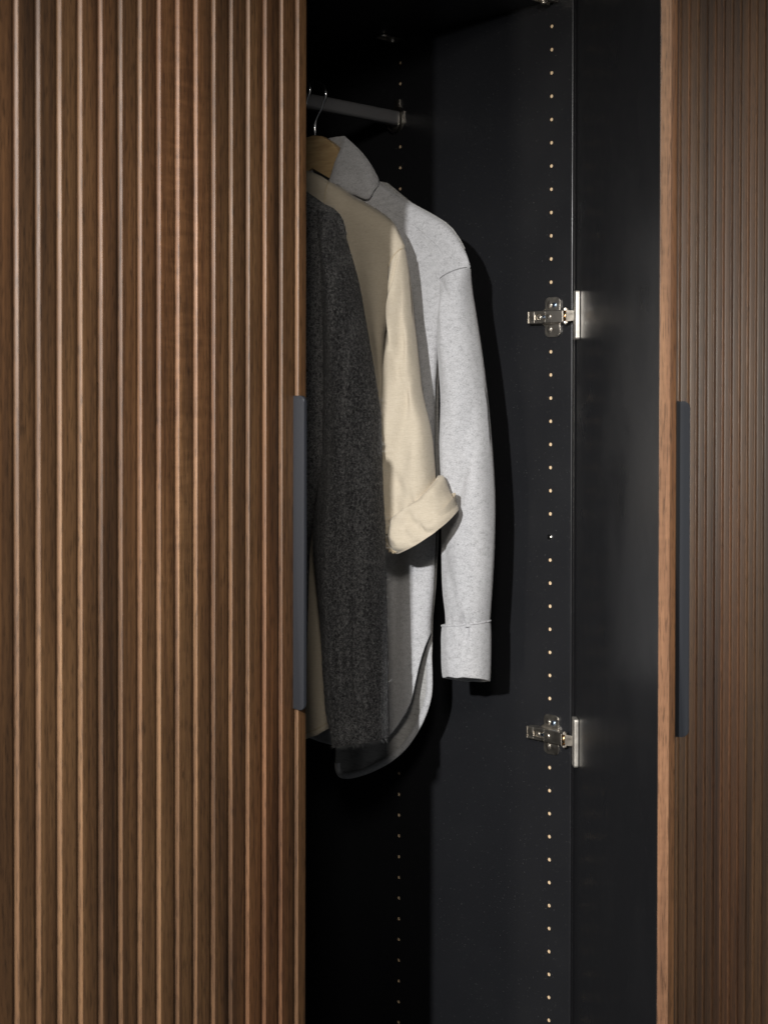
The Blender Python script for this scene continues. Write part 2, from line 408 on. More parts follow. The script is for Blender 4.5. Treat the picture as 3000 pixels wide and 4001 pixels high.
def handle(parent, x, z0, z1, proud=.0178, th=.0042):
    """lip pull: slim plate standing out of the door face, rounded outer corners"""
    h = empty('handle', (x, 0, 0), 0, parent)
    bm = bmesh.new(); r = .0065
    add_prism(bm, rrect(-proud, z0, .0058, z1, r, 8, (0, 1, 1, 0)), 0, th, 'x', .0009, 3)
    o = obj('handle_plate', bm_mesh('handle_plate', bm, True), M['handle'], parent); o.location.x = x; smooth_split(o)
    bpy.data.objects.remove(h); return o
def door(name, x_left, x_right, g0, lab, parent, handle_side=None, z0=None, z1=None, yface=-.022, thick=.0188):
    """door in closed position; local origin at (x_left, yface): x along, y into the wardrobe"""
    W = x_right-x_left
    d = obj(name, bm_mesh('door_core', (lambda b: (add_box(b, (.0005, .0063, DZ0), (W-.0005, thick, DZ1), .0004, 1), b)[1])(bmesh.new())), M['black'])
    d['label'] = lab
    g = g0-x_left; k = math.ceil((0.006-g)/PITCH); c = g+k*PITCH
    first = c
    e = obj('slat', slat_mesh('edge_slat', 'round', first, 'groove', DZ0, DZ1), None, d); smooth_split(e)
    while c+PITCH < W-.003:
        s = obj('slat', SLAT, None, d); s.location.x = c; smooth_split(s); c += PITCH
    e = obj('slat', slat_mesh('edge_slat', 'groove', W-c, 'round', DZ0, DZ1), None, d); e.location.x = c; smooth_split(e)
    for xx in (0, W):
        bm = bmesh.new(); add_box(bm, (xx-.0005, .0064, DZ0), (xx+.0006, thick-.0002, DZ1), .0003, 2)
        obj('edge_band', bm_mesh('edge_band', bm), M['edge'], d)
    if handle_side == 'right': handle(d, W-.0190, z0, z1)
    if handle_side == 'left': handle(d, .0150, z0, z1)
    return d
HZ0, HZ1 = -.8565, -.511
ld = door('door', -.9805, -.4965, -.8524-.0038, 'closed ribbed walnut door with slim slate handle', None, 'right', HZ0, HZ1)
ld.location = (-.9805, -.022, 0); wp(ld)
# open door: local x from the free edge to the hinge edge, built closed then swung about the hinge edge
WR = .497
rd = door('door', -WR, 0, -.0035, 'open door, black inside with bare walnut edge', None, 'left', HZ0-.0055, HZ1-.0055, thick=.0178)
TH = rad(47.95)
H = Vector((.0035, -.0050))
u = Vector((-math.cos(TH), -math.sin(TH))); nin = Vector((-math.sin(TH), math.cos(TH)))
# door local: x axis = -u (free -> hinge), y axis = towards inside = nin ; inner face at y=thick lies on line through H
org = H+u*WR-nin*.0178
rd.location = (org.x, org.y, 0); rd.rotation_euler = (0, 0, math.atan2(-u.y, -u.x)); wp(rd)

# neighbouring wardrobe with its own closed ribbed door
nb = tag(empty('neighbour_wardrobe', (.02, 0, ZB)), 'second wardrobe with closed ribbed walnut door, behind the open door', 'wardrobe')
def np_(o): o.parent = nb; o.location.x -= .02; o.location.z -= ZB; return o
np_(box('side_panel', (.0195, 0, ZB), (.0375, .575, ZT), M['black'], None, .001))
np_(box('side_panel', (.98, 0, ZB), (.998, .575, ZT), M['black'], None, .001))
np_(box('back_panel', (.038, .562, ZB+.07), (.9795, .568, ZT-.02), M['black']))
nd = door('door', .0215, .5145, .2259-.0038, 'closed ribbed walnut door of the second wardrobe', None); nd.location = (.0215, -.022, 0); np_(nd)
nd2 = door('door', .5175, .9975, .2259-.0038, 'closed ribbed walnut door at the far right', None); nd2.location = (.5175, -.022, 0); np_(nd2)

# ------------------------------------------------------------------ concealed hinges
def screw(name, loc, axis, r, h, mat, parent, dome=True):
    bm = bmesh.new(); rings = []; n = 20; prof = [(r, 0), (r, h*.35), (r*.86, h*.75), (r*.6, h*.97), (r*.42, h)] if dome else [(r, 0), (r, h)]
    for rr_, hh in prof: rings.append([bm.verts.new((rr_*math.cos(2*math.pi*i/n), rr_*math.sin(2*math.pi*i/n), hh)) for i in range(n)])
    for a, b in zip(rings, rings[1:]):
        for i in range(n): bm.faces.new((a[i], a[(i+1) % n], b[(i+1) % n], b[i]))
    # cross recess: star-shaped pit
    star = [bm.verts.new((r*(.40 if i % 5 == 0 else .14)*math.cos(2*math.pi*i/n), r*(.40 if i % 5 == 0 else .14)*math.sin(2*math.pi*i/n), h)) for i in range(n)]
    pit = [bm.verts.new((v.co.x*.55, v.co.y*.55, h*.25)) for v in star]
    for i in range(n):
        j = (i+1) % n; bm.faces.new((rings[-1][i], rings[-1][j], star[j], star[i])); bm.faces.new((star[i], star[j], pit[j], pit[i]))
    bm.faces.new(pit)
    o = obj(name, bm_mesh(name, bm), mat, parent); o.location = loc; o.rotation_euler = Vector(axis).to_track_quat('Z', 'Y').to_euler(); return o
screw_count = 0
def hinge(z0):
    e = empty('hinge', (0, 0, z0)); wp(e)
    # mounting plate: two rounded wings and a raised saddle
    bm = bmesh.new()
    for s in (1, -1):
        cs = (1, 1, 0, 0) if s > 0 else (0, 0, 1, 1)
        add_prism(bm, rrect(.0190, min(s*.006, s*.0272), .0452, max(s*.006, s*.0272), .006, 6, cs), -.0028, -.0003, 'x', .0007, 2)
        add_prism(bm, [(.016, s*.0085), (.0190, s*.0085), (.0190, s*.0125)][::s], -.0026, -.0003, 'x')
        add_prism(bm, [(.0452, s*.0085), (.051, s*.0085), (.0452, s*.0125)][::s], -.0026, -.0003, 'x')
    add_box(bm, (-.0085, .010, -.0088), (-.0003, .0625, .0088), .0012, 2)
    obj('mounting_plate', bm_mesh('mounting_plate', bm), M['nickel'], e)
    # raised oval collars on the wings
    for s in (1, -1):
        bm = bmesh.new(); bmesh.ops.create_uvsphere(bm, u_segments=20, v_segments=10, radius=1, matrix=Matrix.Translation((-.0026, .0372, s*.0172)) @ Matrix.Diagonal((.0005, .0042, .0068, 1)))
        obj('plate_collar', bm_mesh('plate_collar', bm, True), M['nickel'], e)
        screw('screw', (-.0030, .0372, s*.0165), (-1, 0, 0), .0038, .0016, M['nickel'], e)
    screw('screw', (-.0028, .0285, .0165), (-1, 0, 0), .0035, .0018, M['blue_steel'], e)
    # hinge arm: channel with slot
    bm = bmesh.new(); a0, a1, hh = .0050, .0655, .0084
    xo, xi = -.0138, -.0105
    # top web with a slot cut out, built as four bars
    s0, s1, sh = .0365, .0550, .0036
    add_box(bm, (xo, a0, -hh), (xi, s0, hh), .0007, 2); add_box(bm, (xo, s1, -hh), (xi, a1, hh), .0007, 2)
    add_box(bm, (xo+.00001, s0-.0008, sh), (xi-.00001, s1+.0008, hh-.00002), .0006, 2); add_box(bm, (xo+.00001, s0-.0008, -hh+.00002), (xi-.00001, s1+.0008, -sh), .0006, 2)
    add_box(bm, (xo+.0006, a0+.0008, hh-.0014), (-.003, a1-.0006, hh+.0002), .0004, 1); add_box(bm, (xo+.0006, a0+.0008, -hh-.0002), (-.003, a1-.0006, -hh+.0014), .0004, 1)
    obj('hinge_arm', bm_mesh('hinge_arm', bm), M['nickel'], e)
    bm = bmesh.new(); add_prism(bm, rrect(a1-.0002, -hh, a1+.0020, hh, .0008, 3), xo-.0008, xi+.006, 'x', .0004); obj('release_lever', bm_mesh('release_lever', bm), M['nickel'], e)
    screw('screw', (-.0115, .0475, 0), (-1, 0, 0), .0034, .0018, M['nickel'], e)
    screw('screw', (-.0138, .0297, 0), (-1, 0, 0), .0038, .0013, M['nickel'], e)
    bm = bmesh.new(); add_box(bm, (-.0128, .0375, -.002), (-.0112, .0425, .002), .0004, 1); obj('depth_cam', bm_mesh('depth_cam', bm), M['blue_steel'], e)
    # knuckle
    bm = bmesh.new(); add_cyl(bm, (-.0118, .0022, 0), (0, 0, 1), .0034, .0150, 20); obj('pivot_pin', bm_mesh('pivot_pin', bm, True), M['bronze'], e)
    bm = bmesh.new()
    for s in (1, -1): add_cyl(bm, (-.0118, .0022, s*.0086), (0, 0, 1), .0042, .0022, 20); add_cyl(bm, (-.0118, .0022, s*.0103), (0, 0, 1), .0017, .0016, 12)
    obj('pivot_cap', bm_mesh('pivot_cap', bm), M['nickel'], e)
    # link towards the cup, in the plane of the arm then to the door
    P0 = Vector((-.0128, -.0008)); P1 = Vector((-.0068, -.0205)); d = (P1-P0).normalized(); nn = Vector((-d.y, d.x))
    if nn.x > 0: nn = -nn
    bm = bmesh.new()
    def bar(t0, t1, z_0, z_1, z_2, z_3, th=.0016):
        A = P0.lerp(P1, t0); B = P0.lerp(P1, t1); vs = []
        for (Q, lo, hi) in ((A, z_0, z_1), (B, z_2, z_3)):
            for zz in (lo, hi):
                for off in (0, th): vs.append(bm.verts.new((Q.x+nn.x*off, Q.y+nn.y*off, zz)))
        for q in ((0, 1, 3, 2), (4, 6, 7, 5), (0, 4, 5, 1), (2, 3, 7, 6), (0, 2, 6, 4), (1, 5, 7, 3)): bm.faces.new([vs[i] for i in q])
    bar(0, .62, -.0075, .0075, -.0066, .0066); bar(.6205, 1, .0016, .0066, .0016, .0070); bar(.6205, 1, -.0070, -.0028, -.0066, -.0028)
    obj('link', bm_mesh('link', bm), M['nickel'], e)
    bm = bmesh.new(); A = P0.lerp(P1, .8); add_box(bm, (A.x-.0012, A.y-.004, -.0030), (A.x+.003, A.y+.004, .0004), .0005, 1); obj('stop_lug', bm_mesh('stop_lug', bm), M['rail'], e)
    # cup flange screwed on the inner face of the door
    fl = empty('cup_flange', (H.x, H.y, 0), math.atan2(u.y, u.x), e)
    bpy.data.objects.remove(fl)
    bm = bmesh.new()
    # door frame: a = along u from hinge edge, b = off the inner face
    add_prism(bm, rrect(.0090, -.0330, .0300, .0330, .003, 4), .0006, .0062, 'y', .0008, 2)
    bmesh.ops.transform(bm, verts=bm.verts[:], matrix=Matrix(((u.x, nin.x, 0, H.x), (u.y, nin.y, 0, H.y), (0, 0, 1, 0), (0, 0, 0, 1))))
    obj('cup_flange', bm_mesh('cup_flange', bm), M['cast'], e)
hinge(-.4005); hinge(-.9770)
lone = screw('screw', (0, .037, -.704), (-1, 0, 0), .0043, .0026, M['chrome'], right_panel)

# ------------------------------------------------------------------ garments
RAILY = .338
class Garment:
    def __init__(s, name, hx, rho, label, cat):
        s.root = tag(empty(name, (hx, RAILY, 0), -(math.pi/2-rad(rho))), label, cat, None)
def gv(s, n, z): return (s, -n, z)             # local: x to the front, -y towards the viewer's side
def loft(name, tab, N, MS, mat, parent, off=0, fold=None, ex=.85, inner=.0, t0=0, t1=1, close=False):
    vs, fs = [], []
    rowsN = N+1
    for i in range(rowsN):
        t = i/N; sl, zl, sr, zr, b = crom(tab, t0+(t1-t0)*t)
        cx, cz, hx, hz = (sl+sr)/2, (zl+zr)/2, (sr-sl)/2, (zr-zl)/2
        for k in range(MS):
            th = 2*math.pi*k/MS; c, sn = math.cos(th), math.sin(th)
            nn = off+b*math.copysign(abs(sn)**ex, sn); cc = math.copysign(abs(c)**.95, c)
            s_, z_ = cx+hx*cc, cz+hz*cc
            if fold:
                r = fold(cc, sn, t, s_, z_); nn += r[0]; s_ += r[1]; z_ += (r[2] if len(r) > 2 else 0)
            vs.append(gv(s_, nn, z_))
    if inner:                                  # turn the mouth inwards so that it has a wall and a dark inside
        base = len(vs)-MS; sl, zl, sr, zr, b = crom(tab, t1); cx, cz = (sl+sr)/2, (zl+zr)/2
        for j, (dr, dz) in enumerate(((.0004, -.0008), (.0018, -.0009), (.0030, .0006), (.0034, .012), (.0036, inner))):
            for k in range(MS):
                x, y, z = vs[base+k]; vx, vy = x-cx, y+off; L = math.hypot(vx, vy) or 1
                vs.append((x-vx/L*dr, y-vy/L*dr, z+dz))
        rowsN += 5
    for i in range(rowsN-1):
        for k in range(MS):
            a = i*MS+k; b_ = i*MS+(k+1) % MS; fs.append((a, a+MS, b_+MS, b_))
    me = mesh(name, vs, fs, True); return obj(name, me, mat, parent)
def sheet(name, s0, s1, top, hem, warp, nfun, NU, NV, mat, parent, thick=.0016):
    vs, fs = [], []
    for j in range(NV+1):
        v = j/NV
        for i in range(NU+1):
            s = s0+(s1-s0)*i/NU; zt, zh = top(s), hem(s); z = zt+(zh-zt)*v; ss = s*warp(z)
            n_ = nfun(s, v, z, zt, zh); vs.append(gv(ss, n_, z))
    for j in range(NV):
        for i in range(NU):
            a = j*(NU+1)+i; fs.append((a, a+NU+1, a+NU+2, a+1))
    o = obj(name, mesh(name, vs, fs, True), mat, parent)
    md = o.modifiers.new('thickness', 'SOLIDIFY'); md.thickness = thick; md.offset = 0; return o
def polyline_fn(pts):
    pts = sorted(pts); return lambda s: lerp_tab(pts, s)
def strand(bm, pts, r, n=6): wire(bm, pts, r, n)
def seam(name, pts3, r, mat, parent):
    bm = bmesh.new(); wire(bm, pts3, r, 6); return obj(name, bm_mesh(name, bm, True), mat, parent)
def fuzz(name, objs, count, length, width, mat, parent, seed, zone=None, lift=.75):
    """loose fibres standing off the cloth: thin bent ribbons"""
    rnd = random.Random(seed); tris = []
    for o in objs:
        me = o.data; me.calc_loop_triangles(); V = me.vertices
        for t in me.loop_triangles:
            a, b, c = (V[i].co for i in t.vertices)
            if zone and not zone((a+b+c)/3): continue
            cr = (b-a).cross(c-a); tris.append((cr.length/2, a, b, c, cr))
    tot = 0; cum = []
    for t in tris: tot += t[0]; cum.append(tot)
    import bisect
    vs, fs = [], []
    for _ in range(count):
        t = tris[min(bisect.bisect(cum, rnd.random()*tot), len(tris)-1)]; r1, r2_ = rnd.random(), rnd.random()
        if r1+r2_ > 1: r1, r2_ = 1-r1, 1-r2_
        p = t[1]+(t[2]-t[1])*r1+(t[3]-t[1])*r2_; nr = t[4].normalized()
        tang = Vector((rnd.gauss(0, 1), rnd.gauss(0, 1), rnd.gauss(0, 1)-.3)); tang -= nr*tang.dot(nr); tang.normalize()
        L = length*rnd.uniform(.45, 1.5); wd = width*rnd.uniform(.6, 1.3); side = tang.cross(nr); curl = rnd.gauss(0, .5)
        b0 = len(vs); seg = 4
        for k in range(seg+1):
            f = k/seg; q = p+tang*L*f+nr*(lift*L*math.sin(f*math.pi*.75)*.5)+side*(curl*L*f*f)
            ww = wd*(1-.7*f); vs += [tuple(q-side*ww+nr*ww*.4), tuple(q+side*ww+nr*ww*.4)]
        for k in range(seg): fs.append((b0+2*k, b0+2*k+1, b0+2*k+3, b0+2*k+2))
    o = obj(name, mesh(name, vs, fs, True), mat, parent); o['kind'] = 'stuff'; return o

# ---- wooden hanger
def hanger(name, hx, rho, label, s_off=-.0035, z_neck=-.132, sc=1.0, strip=False):
    g = tag(empty(name, (hx, RAILY, 0), -(math.pi/2-rad(rho))), label, 'hanger', 'wooden hangers on the rail')
    c = s_off; arm = [(.0, 0), (.016, -.0025), (.030, -.011), (.043, -.0215), (.0487, -.031), (.052, -.046), (.075, -.071), (.12, -.098), (.17, -.127), (.195, -.146), (.200, -.155), (.194, -.160), (.17, -.151), (.12, -.124), (.075, -.094), (.045, -.070), (0, -.045)]
    arm = [((a if a < .053 else .053+(a-.053)*.38)*sc, b) for a, b in arm]
    up = arm[:11]; lo = arm[11:]
    poly = [(c+a, z_neck+b) for a, b in up]+[(c+a, z_neck+b) for a, b in lo]+[(c-a, z_neck+b) for a, b in lo[::-1][1:]]+[(c-a, z_neck+b) for a, b in up[::-1][:-1]]
    bm = bmesh.new(); add_prism(bm, poly[::-1], -.0065, .0065, 'y', .0022, 3)
    o = obj('shoulder_bar', bm_mesh('shoulder_bar', bm, True), M['beech'], g); smooth_split(o)
    if strip:
        bm = bmesh.new(); add_prism(bm, [(c, z_neck-.0448), (c+.047, z_neck-.0708), (c+.075, z_neck-.0935), (c+.075, z_neck-.104), (c+.047, z_neck-.082), (c, z_neck-.0545)][::-1], -.0050, .0050, 'y', .0008)
        obj('black_strip', bm_mesh('black_strip', bm), M['strip_black'], g)  # plain black strip along the lower edge of the shoulder bar
    bm = bmesh.new(); pts = [(c, 0, z_neck-.012), (c, 0, z_neck+.010), (c, 0, -.116)]
    cz = -.0715; R = .0195
    pts += [(c+.001, 0, -.111), (c+.0035, 0, -.1055), (c+.0080, 0, -.099), (c+.0125, 0, -.0925)]
    for i in range(0, 33):
        a = rad(-38+i*7.2); pts.append((c+R*math.cos(a), 0, cz-.0005+R*math.sin(a)*1.0))
    wire(bm, pts, .00165, 10); obj('hook', bm_mesh('hook', bm, True), M['chrome'], g)
    return g
hanger('hanger', -.165, 13., 'pale wooden hanger with wire hook inside the grey shirt collar', strip=True)
hanger('hanger', -.198, 9., 'wooden hanger whose wire hook shows beside the ribbed door edge', 0.0, -.190, .72)

# ---- grey wool shirt
G = Garment('grey_shirt', -.135, 6., 'light grey wool shirt with collar and long cuffed sleeve, nearest the black panel', 'shirt')
g = G.root
SH = [(.03, -.195), (.07, -.199), (.098, -.2053), (.119, -.2197), (.147, -.2387), (0.1821, -0.2577), (0.2044, -0.2704), (0.2177, -0.2805), (0.2309, -0.2955), (0.2439, -0.3154), (0.2517, -0.3343)]
top_g = lambda s: lerp_tab([(-a, b) for a, b in SH[::-1]]+SH, s) if True else 0
WG = [(-1.1, .715), (-.819, .7315), (-.776, .7505), (-.7049, .764), (-.6342, .761), (-.4929, .765), (-.4225, .7875), (-.37, .92), (-.335, 1.0), (-.1, 1.0)]
warp_g = lambda z: lerp_tab(WG, z)
HN = [(-0.0375, -1.0149), (-0.0118, -1.0163), (0.0195, -1.0152), (0.0629, -1.0081), (0.0965, -0.9992), (0.1202, -0.9894), (0.1388, -0.9694), (0.1549, -0.9498), (0.164, -0.9336), (0.1685, -0.9116), (0.1752, -0.8753), (0.1805, -0.8534), (0.184, -0.8367), (0.1845, -0.8203)]
HNs = [(s/warp_g(z), z) for s, z in HN]; HNs = sorted([q for q in HNs if q[0] > -.02]+[(-s, z) for s, z in HNs if s > .02]+[(.27, -.80), (-.27, -.80)])
hem_gn = lambda s: lerp_tab(HNs, s)
def body_n(side, b, foldf):
    def f(s, v, z, zt, zh):
        d = zt-z; u_ = min(1, abs(s)/.2517); r = math.sqrt(max(0, 1-(1-min(1, d/.035))**2))
        e = (1-u_**7); low = 1+.35*sstep(.25, .6, d)
        return side*b*r*(e**.5)*low+foldf(s, z, d)+.028*sstep(.17, .02, abs(s))*(1-sstep(.06, .26, d))
    return f
def gfold(s, z, d):
    k = sstep(.05, .3, d); return k*(.0035*math.sin(s*62+2.2*nz(z*3, 1))+.002*nz(s*25, z*5, 3))
body = sheet('body_panel', -.2517, .2517, lambda s: top_g(s)-.042*sstep(.078, .045, abs(s)), hem_gn, warp_g, body_n(1, .013, gfold), 110, 150, M['wool'], g, .0022)
HF = [(-0.0068, -1.0529), (-0.0053, -1.0633), (-0.0002, -1.0708), (0.0094, -1.073), (0.027, -1.0692), (0.0566, -1.0575), (0.0857, -1.0422), (0.1072, -1.0276), (0.1284, -1.0089), (0.1469, -0.9849), (0.1607, -0.9612), (0.1698, -0.9383), (0.1734, -0.9155), (0.1724, -0.8725), (0.1709, -0.8512), (0.1695, -0.8297)]
HFs = []
for s, z in HF[:13]: HFs.append((s/warp_g(z), z))
HFs = [(s, z) for s, z in HFs]; smaxf = HFs[-1][0]
hem_gf = polyline_fn(HFs)
back = sheet('back_panel', HFs[0][0], smaxf, top_g, hem_gf, warp_g, lambda s, v, z, zt, zh: -.018+.012*sstep(.2, .02, zt-z)+.0022*math.sin(s*70+z*9), 70, 120, M['wool_in'], g, .0018)
# turned hem of the back panel
bm = bmesh.new(); ring = []
def hem_band(name, pts, nf, wid, mat, parent, th=.0016):
    vs, fs = [], []; n_ = len(pts)
    for i, (s, z) in enumerate(pts):
        a, b = pts[max(i-1, 0)], pts[min(i+1, n_-1)]; tx, tz = b[0]-a[0], b[1]-a[1]; L = math.hypot(tx, tz) or 1; px, pz = -tz/L, tx/L
        q = nf(s, z)
        for (o_, dn) in ((-.0012, 0), (-.0006, th), (wid*.5, th*1.4), (wid, th), (wid, -th*.2)): vs.append(gv(s+px*o_, q+dn, z+pz*o_))
    for i in range(n_-1):
        for k in range(4): a = i*5+k; fs.append((a, a+1, a+6, a+5))
    return obj(name, mesh(name, vs, fs, True), mat, parent)
fine = [crom(HF, i/90) for i in range(91)]
hem_band('hem', fine, lambda s, z: -.0172, .0080, M['wool'], g, .0024)
# side strip where front and back meet
# sleeve, cuff
SLV = [(0.2084, -0.3527, 0.2527, -0.3375, 0.017), (0.2102, -0.3721, 0.2518, -0.3642, 0.025), (0.2094, -0.4015, 0.257, -0.4008, 0.03), (0.2086, -0.4577, 0.2678, -0.456, 0.032), (0.2111, -0.5141, 0.2768, -0.5141, 0.033), (0.2134, -0.5806, 0.2842, -0.5791, 0.034), (0.215, -0.6506, 0.2894, -0.6473, 0.034), (0.2167, -0.7136, 0.289, -0.7089, 0.033), (0.2191, -0.7695, 0.2862, -0.7639, 0.031), (0.2219, -0.8043, 0.2838, -0.7983, 0.029), (0.2235, -0.8223, 0.2824, -0.8157, 0.028)]
def slv_fold(c, sn, t, s, z):
    k = sstep(.02, .15, t)
    a = .0018*math.sin(3*c+7*t+2*nz(t*4, c))*k + .0055*nz(c*1.5+t*1.2, t*6, 2.2)*k
    for (ct, cc0, lean, wd, am) in ((.06, -.35, 2.0, .10, .004), (.16, -.6, 1.0, .09, .0035), (.47, .55, -1.6, .10, .0030), (.56, .35, -1.8, .12, .0032), (.72, -.55, 1.4, .1, .0025)):
        a -= am*math.exp(-((c-cc0-lean*(t-ct)*4)/.2)**2)*math.exp(-((t-ct)/wd)**2)
    # gathers above the cuff
    gk = math.exp(-((t-.955)/.05)**2); a -= gk*(.0105*math.exp(-((c-.30-.2*(t-.9))/.13)**2) + .004*math.exp(-((c-.78)/.1)**2)+.0025*math.exp(-((c+.25)/.16)**2))
    a -= .003*math.exp(-((c+.72)/.2)**2)*sstep(.1, .4, t)*(1-sstep(.6, .9, t))
    return (a if sn > -.2 else 0, 0)
slv = loft('sleeve', SLV, 150, 84, M['wool'], g, .006, slv_fold)
CUF = [(0.2165, -0.8228, 0.2835, -0.8126, 0.0295), (0.2166, -0.8346, 0.2839, -0.8276, 0.0315), (0.2181, -0.8678, 0.2835, -0.8602, 0.032), (0.2194, -0.8959, 0.2824, -0.8893, 0.031)]
def cuf_fold(c, sn, t, s, z):
    a = .0030*nz(c*2.2, t*2, 5)-.0060*math.exp(-((c-.50)/.16)**2)*(1-sstep(.3, 1.0, t))+.0025*math.exp(-((c+.1)/.2)**2)*sstep(.3, 1, t)
    return (a if sn > -.2 else 0, 0, .24*.032*math.copysign(abs(sn)**.85, sn)*sstep(.1, 1, t)+.0018*nz(c*2.5, 9, sn)*sstep(.5, 1, t))
cuf = loft('cuff', CUF, 40, 84, M['wool'], g, .006, cuf_fold, inner=.03)
# rolled top edge of the cuff
bmz = []
for k in range(85):
    th = 2*math.pi*k/84; sl, zl, sr, zr, b = CUF[0]; c, sn = math.cos(th), math.sin(th)
    bmz.append(gv((sl+sr)/2+(sr-sl)/2*1.0*c, .006+(b+.0002)*math.copysign(abs(sn)**.85, sn)+cuf_fold(c, sn, 0, 0, 0)[0], (zl+zr)/2+(zr-zl)/2*c+.0005))
seam('cuff_edge', bmz, .0013, M['wool'], g)
# collar: standing fold wrapped round the neck
COL_ROWS = []   # fold (top) line and lower edge, walked from the back of the neck to the point
top_l = [(-.030, .012, -.1500), (-.020, .004, -.1415), (0.000, -.012, -.1365), (.020, -.0135, -.1345), (.036, -.010, -.1355), (.0475, -.001, -.1390), (.0500, .006, -.1480), (.0480, .010, -.160), (.0420, .0135, -.178), (.0330, .016, -.206)]
low_l = [(-.060, .020, -.205), (-.048, .004, -.200), (-.010, -.024, -.185), (.035, -.029, -.185), (.080, -.022, -.188), (.1058, -.002, -.2085), (.1075, .013, -.222), (.100, .017, -.2335), (.080, .0185, -.2265), (.0460, .0185, -.212)]
vs, fs = [], []; NU, NV = 72, 14
for i in range(NU+1):
    a = crom(top_l, i/NU); b = crom(low_l, i/NU)
    for j in range(NV+1):
        v = j/NV; bulge = .0055*math.sin(math.pi*v)*(1 if i/NU > .45 else -1 if i/NU < .35 else 0)
        p = [a[q]+(b[q]-a[q])*v for q in range(3)]
        if v < .12: p[2] -= 0
        nadd = bulge+.0012*nz(p[0]*40, p[2]*40, 7)
        vs.append(gv(p[0]+.010*math.sin(math.pi*v)*sstep(.3, .55, i/NU)*(1-sstep(.6, .8, i/NU)), p[1]+nadd, p[2]))
for i in range(NU):
    for j in range(NV): a = i*(NV+1)+j; fs.append((a, a+1, a+NV+2, a+NV+1))
clr = obj('collar', mesh('collar', vs, fs, True), M['wool'], g); swing = rad(7); dx_ = Vector((-.03, 0, 0)); dl = Matrix.Rotation(math.pi/2-rad(6), 3, 'Z') @ dx_
clr.location = dl; clr.rotation_euler = (0, 0, swing)
md = clr.modifiers.new('thickness', 'SOLIDIFY'); md.thickness = .003; md.offset = 0
# inner stand of the collar
vs, fs = [], []
for i in range(NU+1):
    a = crom(top_l, .62*i/NU)
    for j in range(7):
        v = j/6; vs.append(gv(a[0]*(1-.16*v)+.002*v, a[1]*(1-.35*v), a[2]-.045*v))
for i in range(NU):
    for j in range(6): a = i*7+j; fs.append((a, a+1, a+8, a+7))
stand = obj('collar_stand', mesh('collar_stand', vs, fs, True), M['wool'], g); stand.location = dl; stand.rotation_euler = (0, 0, swing); md = stand.modifiers.new('thickness', 'SOLIDIFY'); md.thickness = .002; md.offset = 0
# stitched seams
def on_body(s, z, extra=.0006):
    w_ = warp_g(z); s0 = s/w_; zt, zh = top_g(s0), hem_gn(s0); v = (zt-z)/(zt-zh); return gv(s, body_n(1, .013, gfold)(s0, v, z, zt, zh)+.0011+extra, z)
YK = [(0.1098, -0.2396), (0.1358, -0.2565), (0.1649, -0.2739), (0.189, -0.2918), (0.2068, -0.307), (0.2139, -0.3196)]
seam('yoke_seam', [on_body(*crom(YK, i/40), -.0006) for i in range(41)], .0007, M['wthread'], g)
pts = []
for i in range(41):
    t = i/40; th = rad(8+130*t); sl, zl, sr, zr, b = SLV[0]; c, sn = math.cos(th), math.sin(th)
    pts.append(gv((sl+sr)/2+(sr-sl)/2*c, .006+b*abs(sn)**.85+.0004, (zl+zr)/2+(zr-zl)/2*c+.0012))
seam('armhole_seam', pts, .0007, M['wthread'], g)
fuzz('wool_nap', [slv, cuf], 9000, .0022, .00009, M['wool_fuzz'], g, 4)
fuzz('wool_nap', [body], 4000, .0022, .00009, M['wool_fuzz'], g, 5, lambda p: p.x > .03)

# ---- beige linen shirt
B = Garment('beige_shirt', -.215, 9., 'beige linen shirt with rolled-up sleeve, between sweater and grey shirt', 'shirt')
g = B.root
SHB = [(0.0, -.190), (.0322, -.1923), (.0453, -.195), (.0662, -.2041), (.0832, -.2142), (0.0982, -0.2233), (0.114, -0.2342), (0.1319, -0.2427), (0.1539, -0.255), (0.167, -0.2633), (0.1778, -0.271), (0.1865, -0.2799), (0.1912, -0.2878), (0.1963, -0.2978), (0.2015, -0.3084)]
top_b = lambda s: lerp_tab(sorted([(-a, b) for a, b in SHB[1:]]+SHB), s)
WB = [(-1.1, .86), (-.9, .84), (-.5631, .80), (-.4759, .82), (-.424, .86), (-.3657, .94), (-.3216, 1.0), (-.1, 1.0)]
warp_b = lambda z: lerp_tab(WB, z)
HB = sorted([(-.20, -.92), (-.10, -.975), (0, -.995), (.0501/.84, -.9889), (.077/.84, -.978), (.0952/.84, -.9648), (.1399/.84, -.9425), (.2015, -.90)])
hem_b = lambda s: lerp_tab(HB, s)
def bfold(s, z, d):
    k = sstep(.02, .22, d); lean = (s+.22*(z+.3))
    return k*(.0120*math.sin(lean*78+.6+1.5*nz(z*5, 3))*sstep(.03, .12, s)+.002*nz(s*30, z*7, 11))+.0015*nz(s*40, z*18, 2)*k
def body_nb(s, v, z, zt, zh):
    d = zt-z; u_ = min(1, abs(s)/.2015); neck = abs(s) < .084
    r = math.sqrt(max(0, 1-(1-min(1, d/.03))**2)); r = r if not neck else .55+.45*r
    return .020*r*(1-u_**8)**.5*(1+.3*sstep(.2, .6, d))+bfold(s, z, d)
bbody = sheet('body_panel', -.2015, .2015, top_b, hem_b, warp_b, body_nb, 120, 150, M['linen'], g, .0012)
bback = sheet('back_panel', -.2015, .2015, lambda s: top_b(s)-.012*sstep(.09, .07, abs(s)), lambda s: hem_b(s)+.012, warp_b, lambda s, v, z, zt, zh: -.012*math.sqrt(max(0, 1-(1-min(1, (zt-z)/.03))**2))*(1-min(1, abs(s)/.2015)**8)**.5, 60, 60, M['linen'], g, .0012)
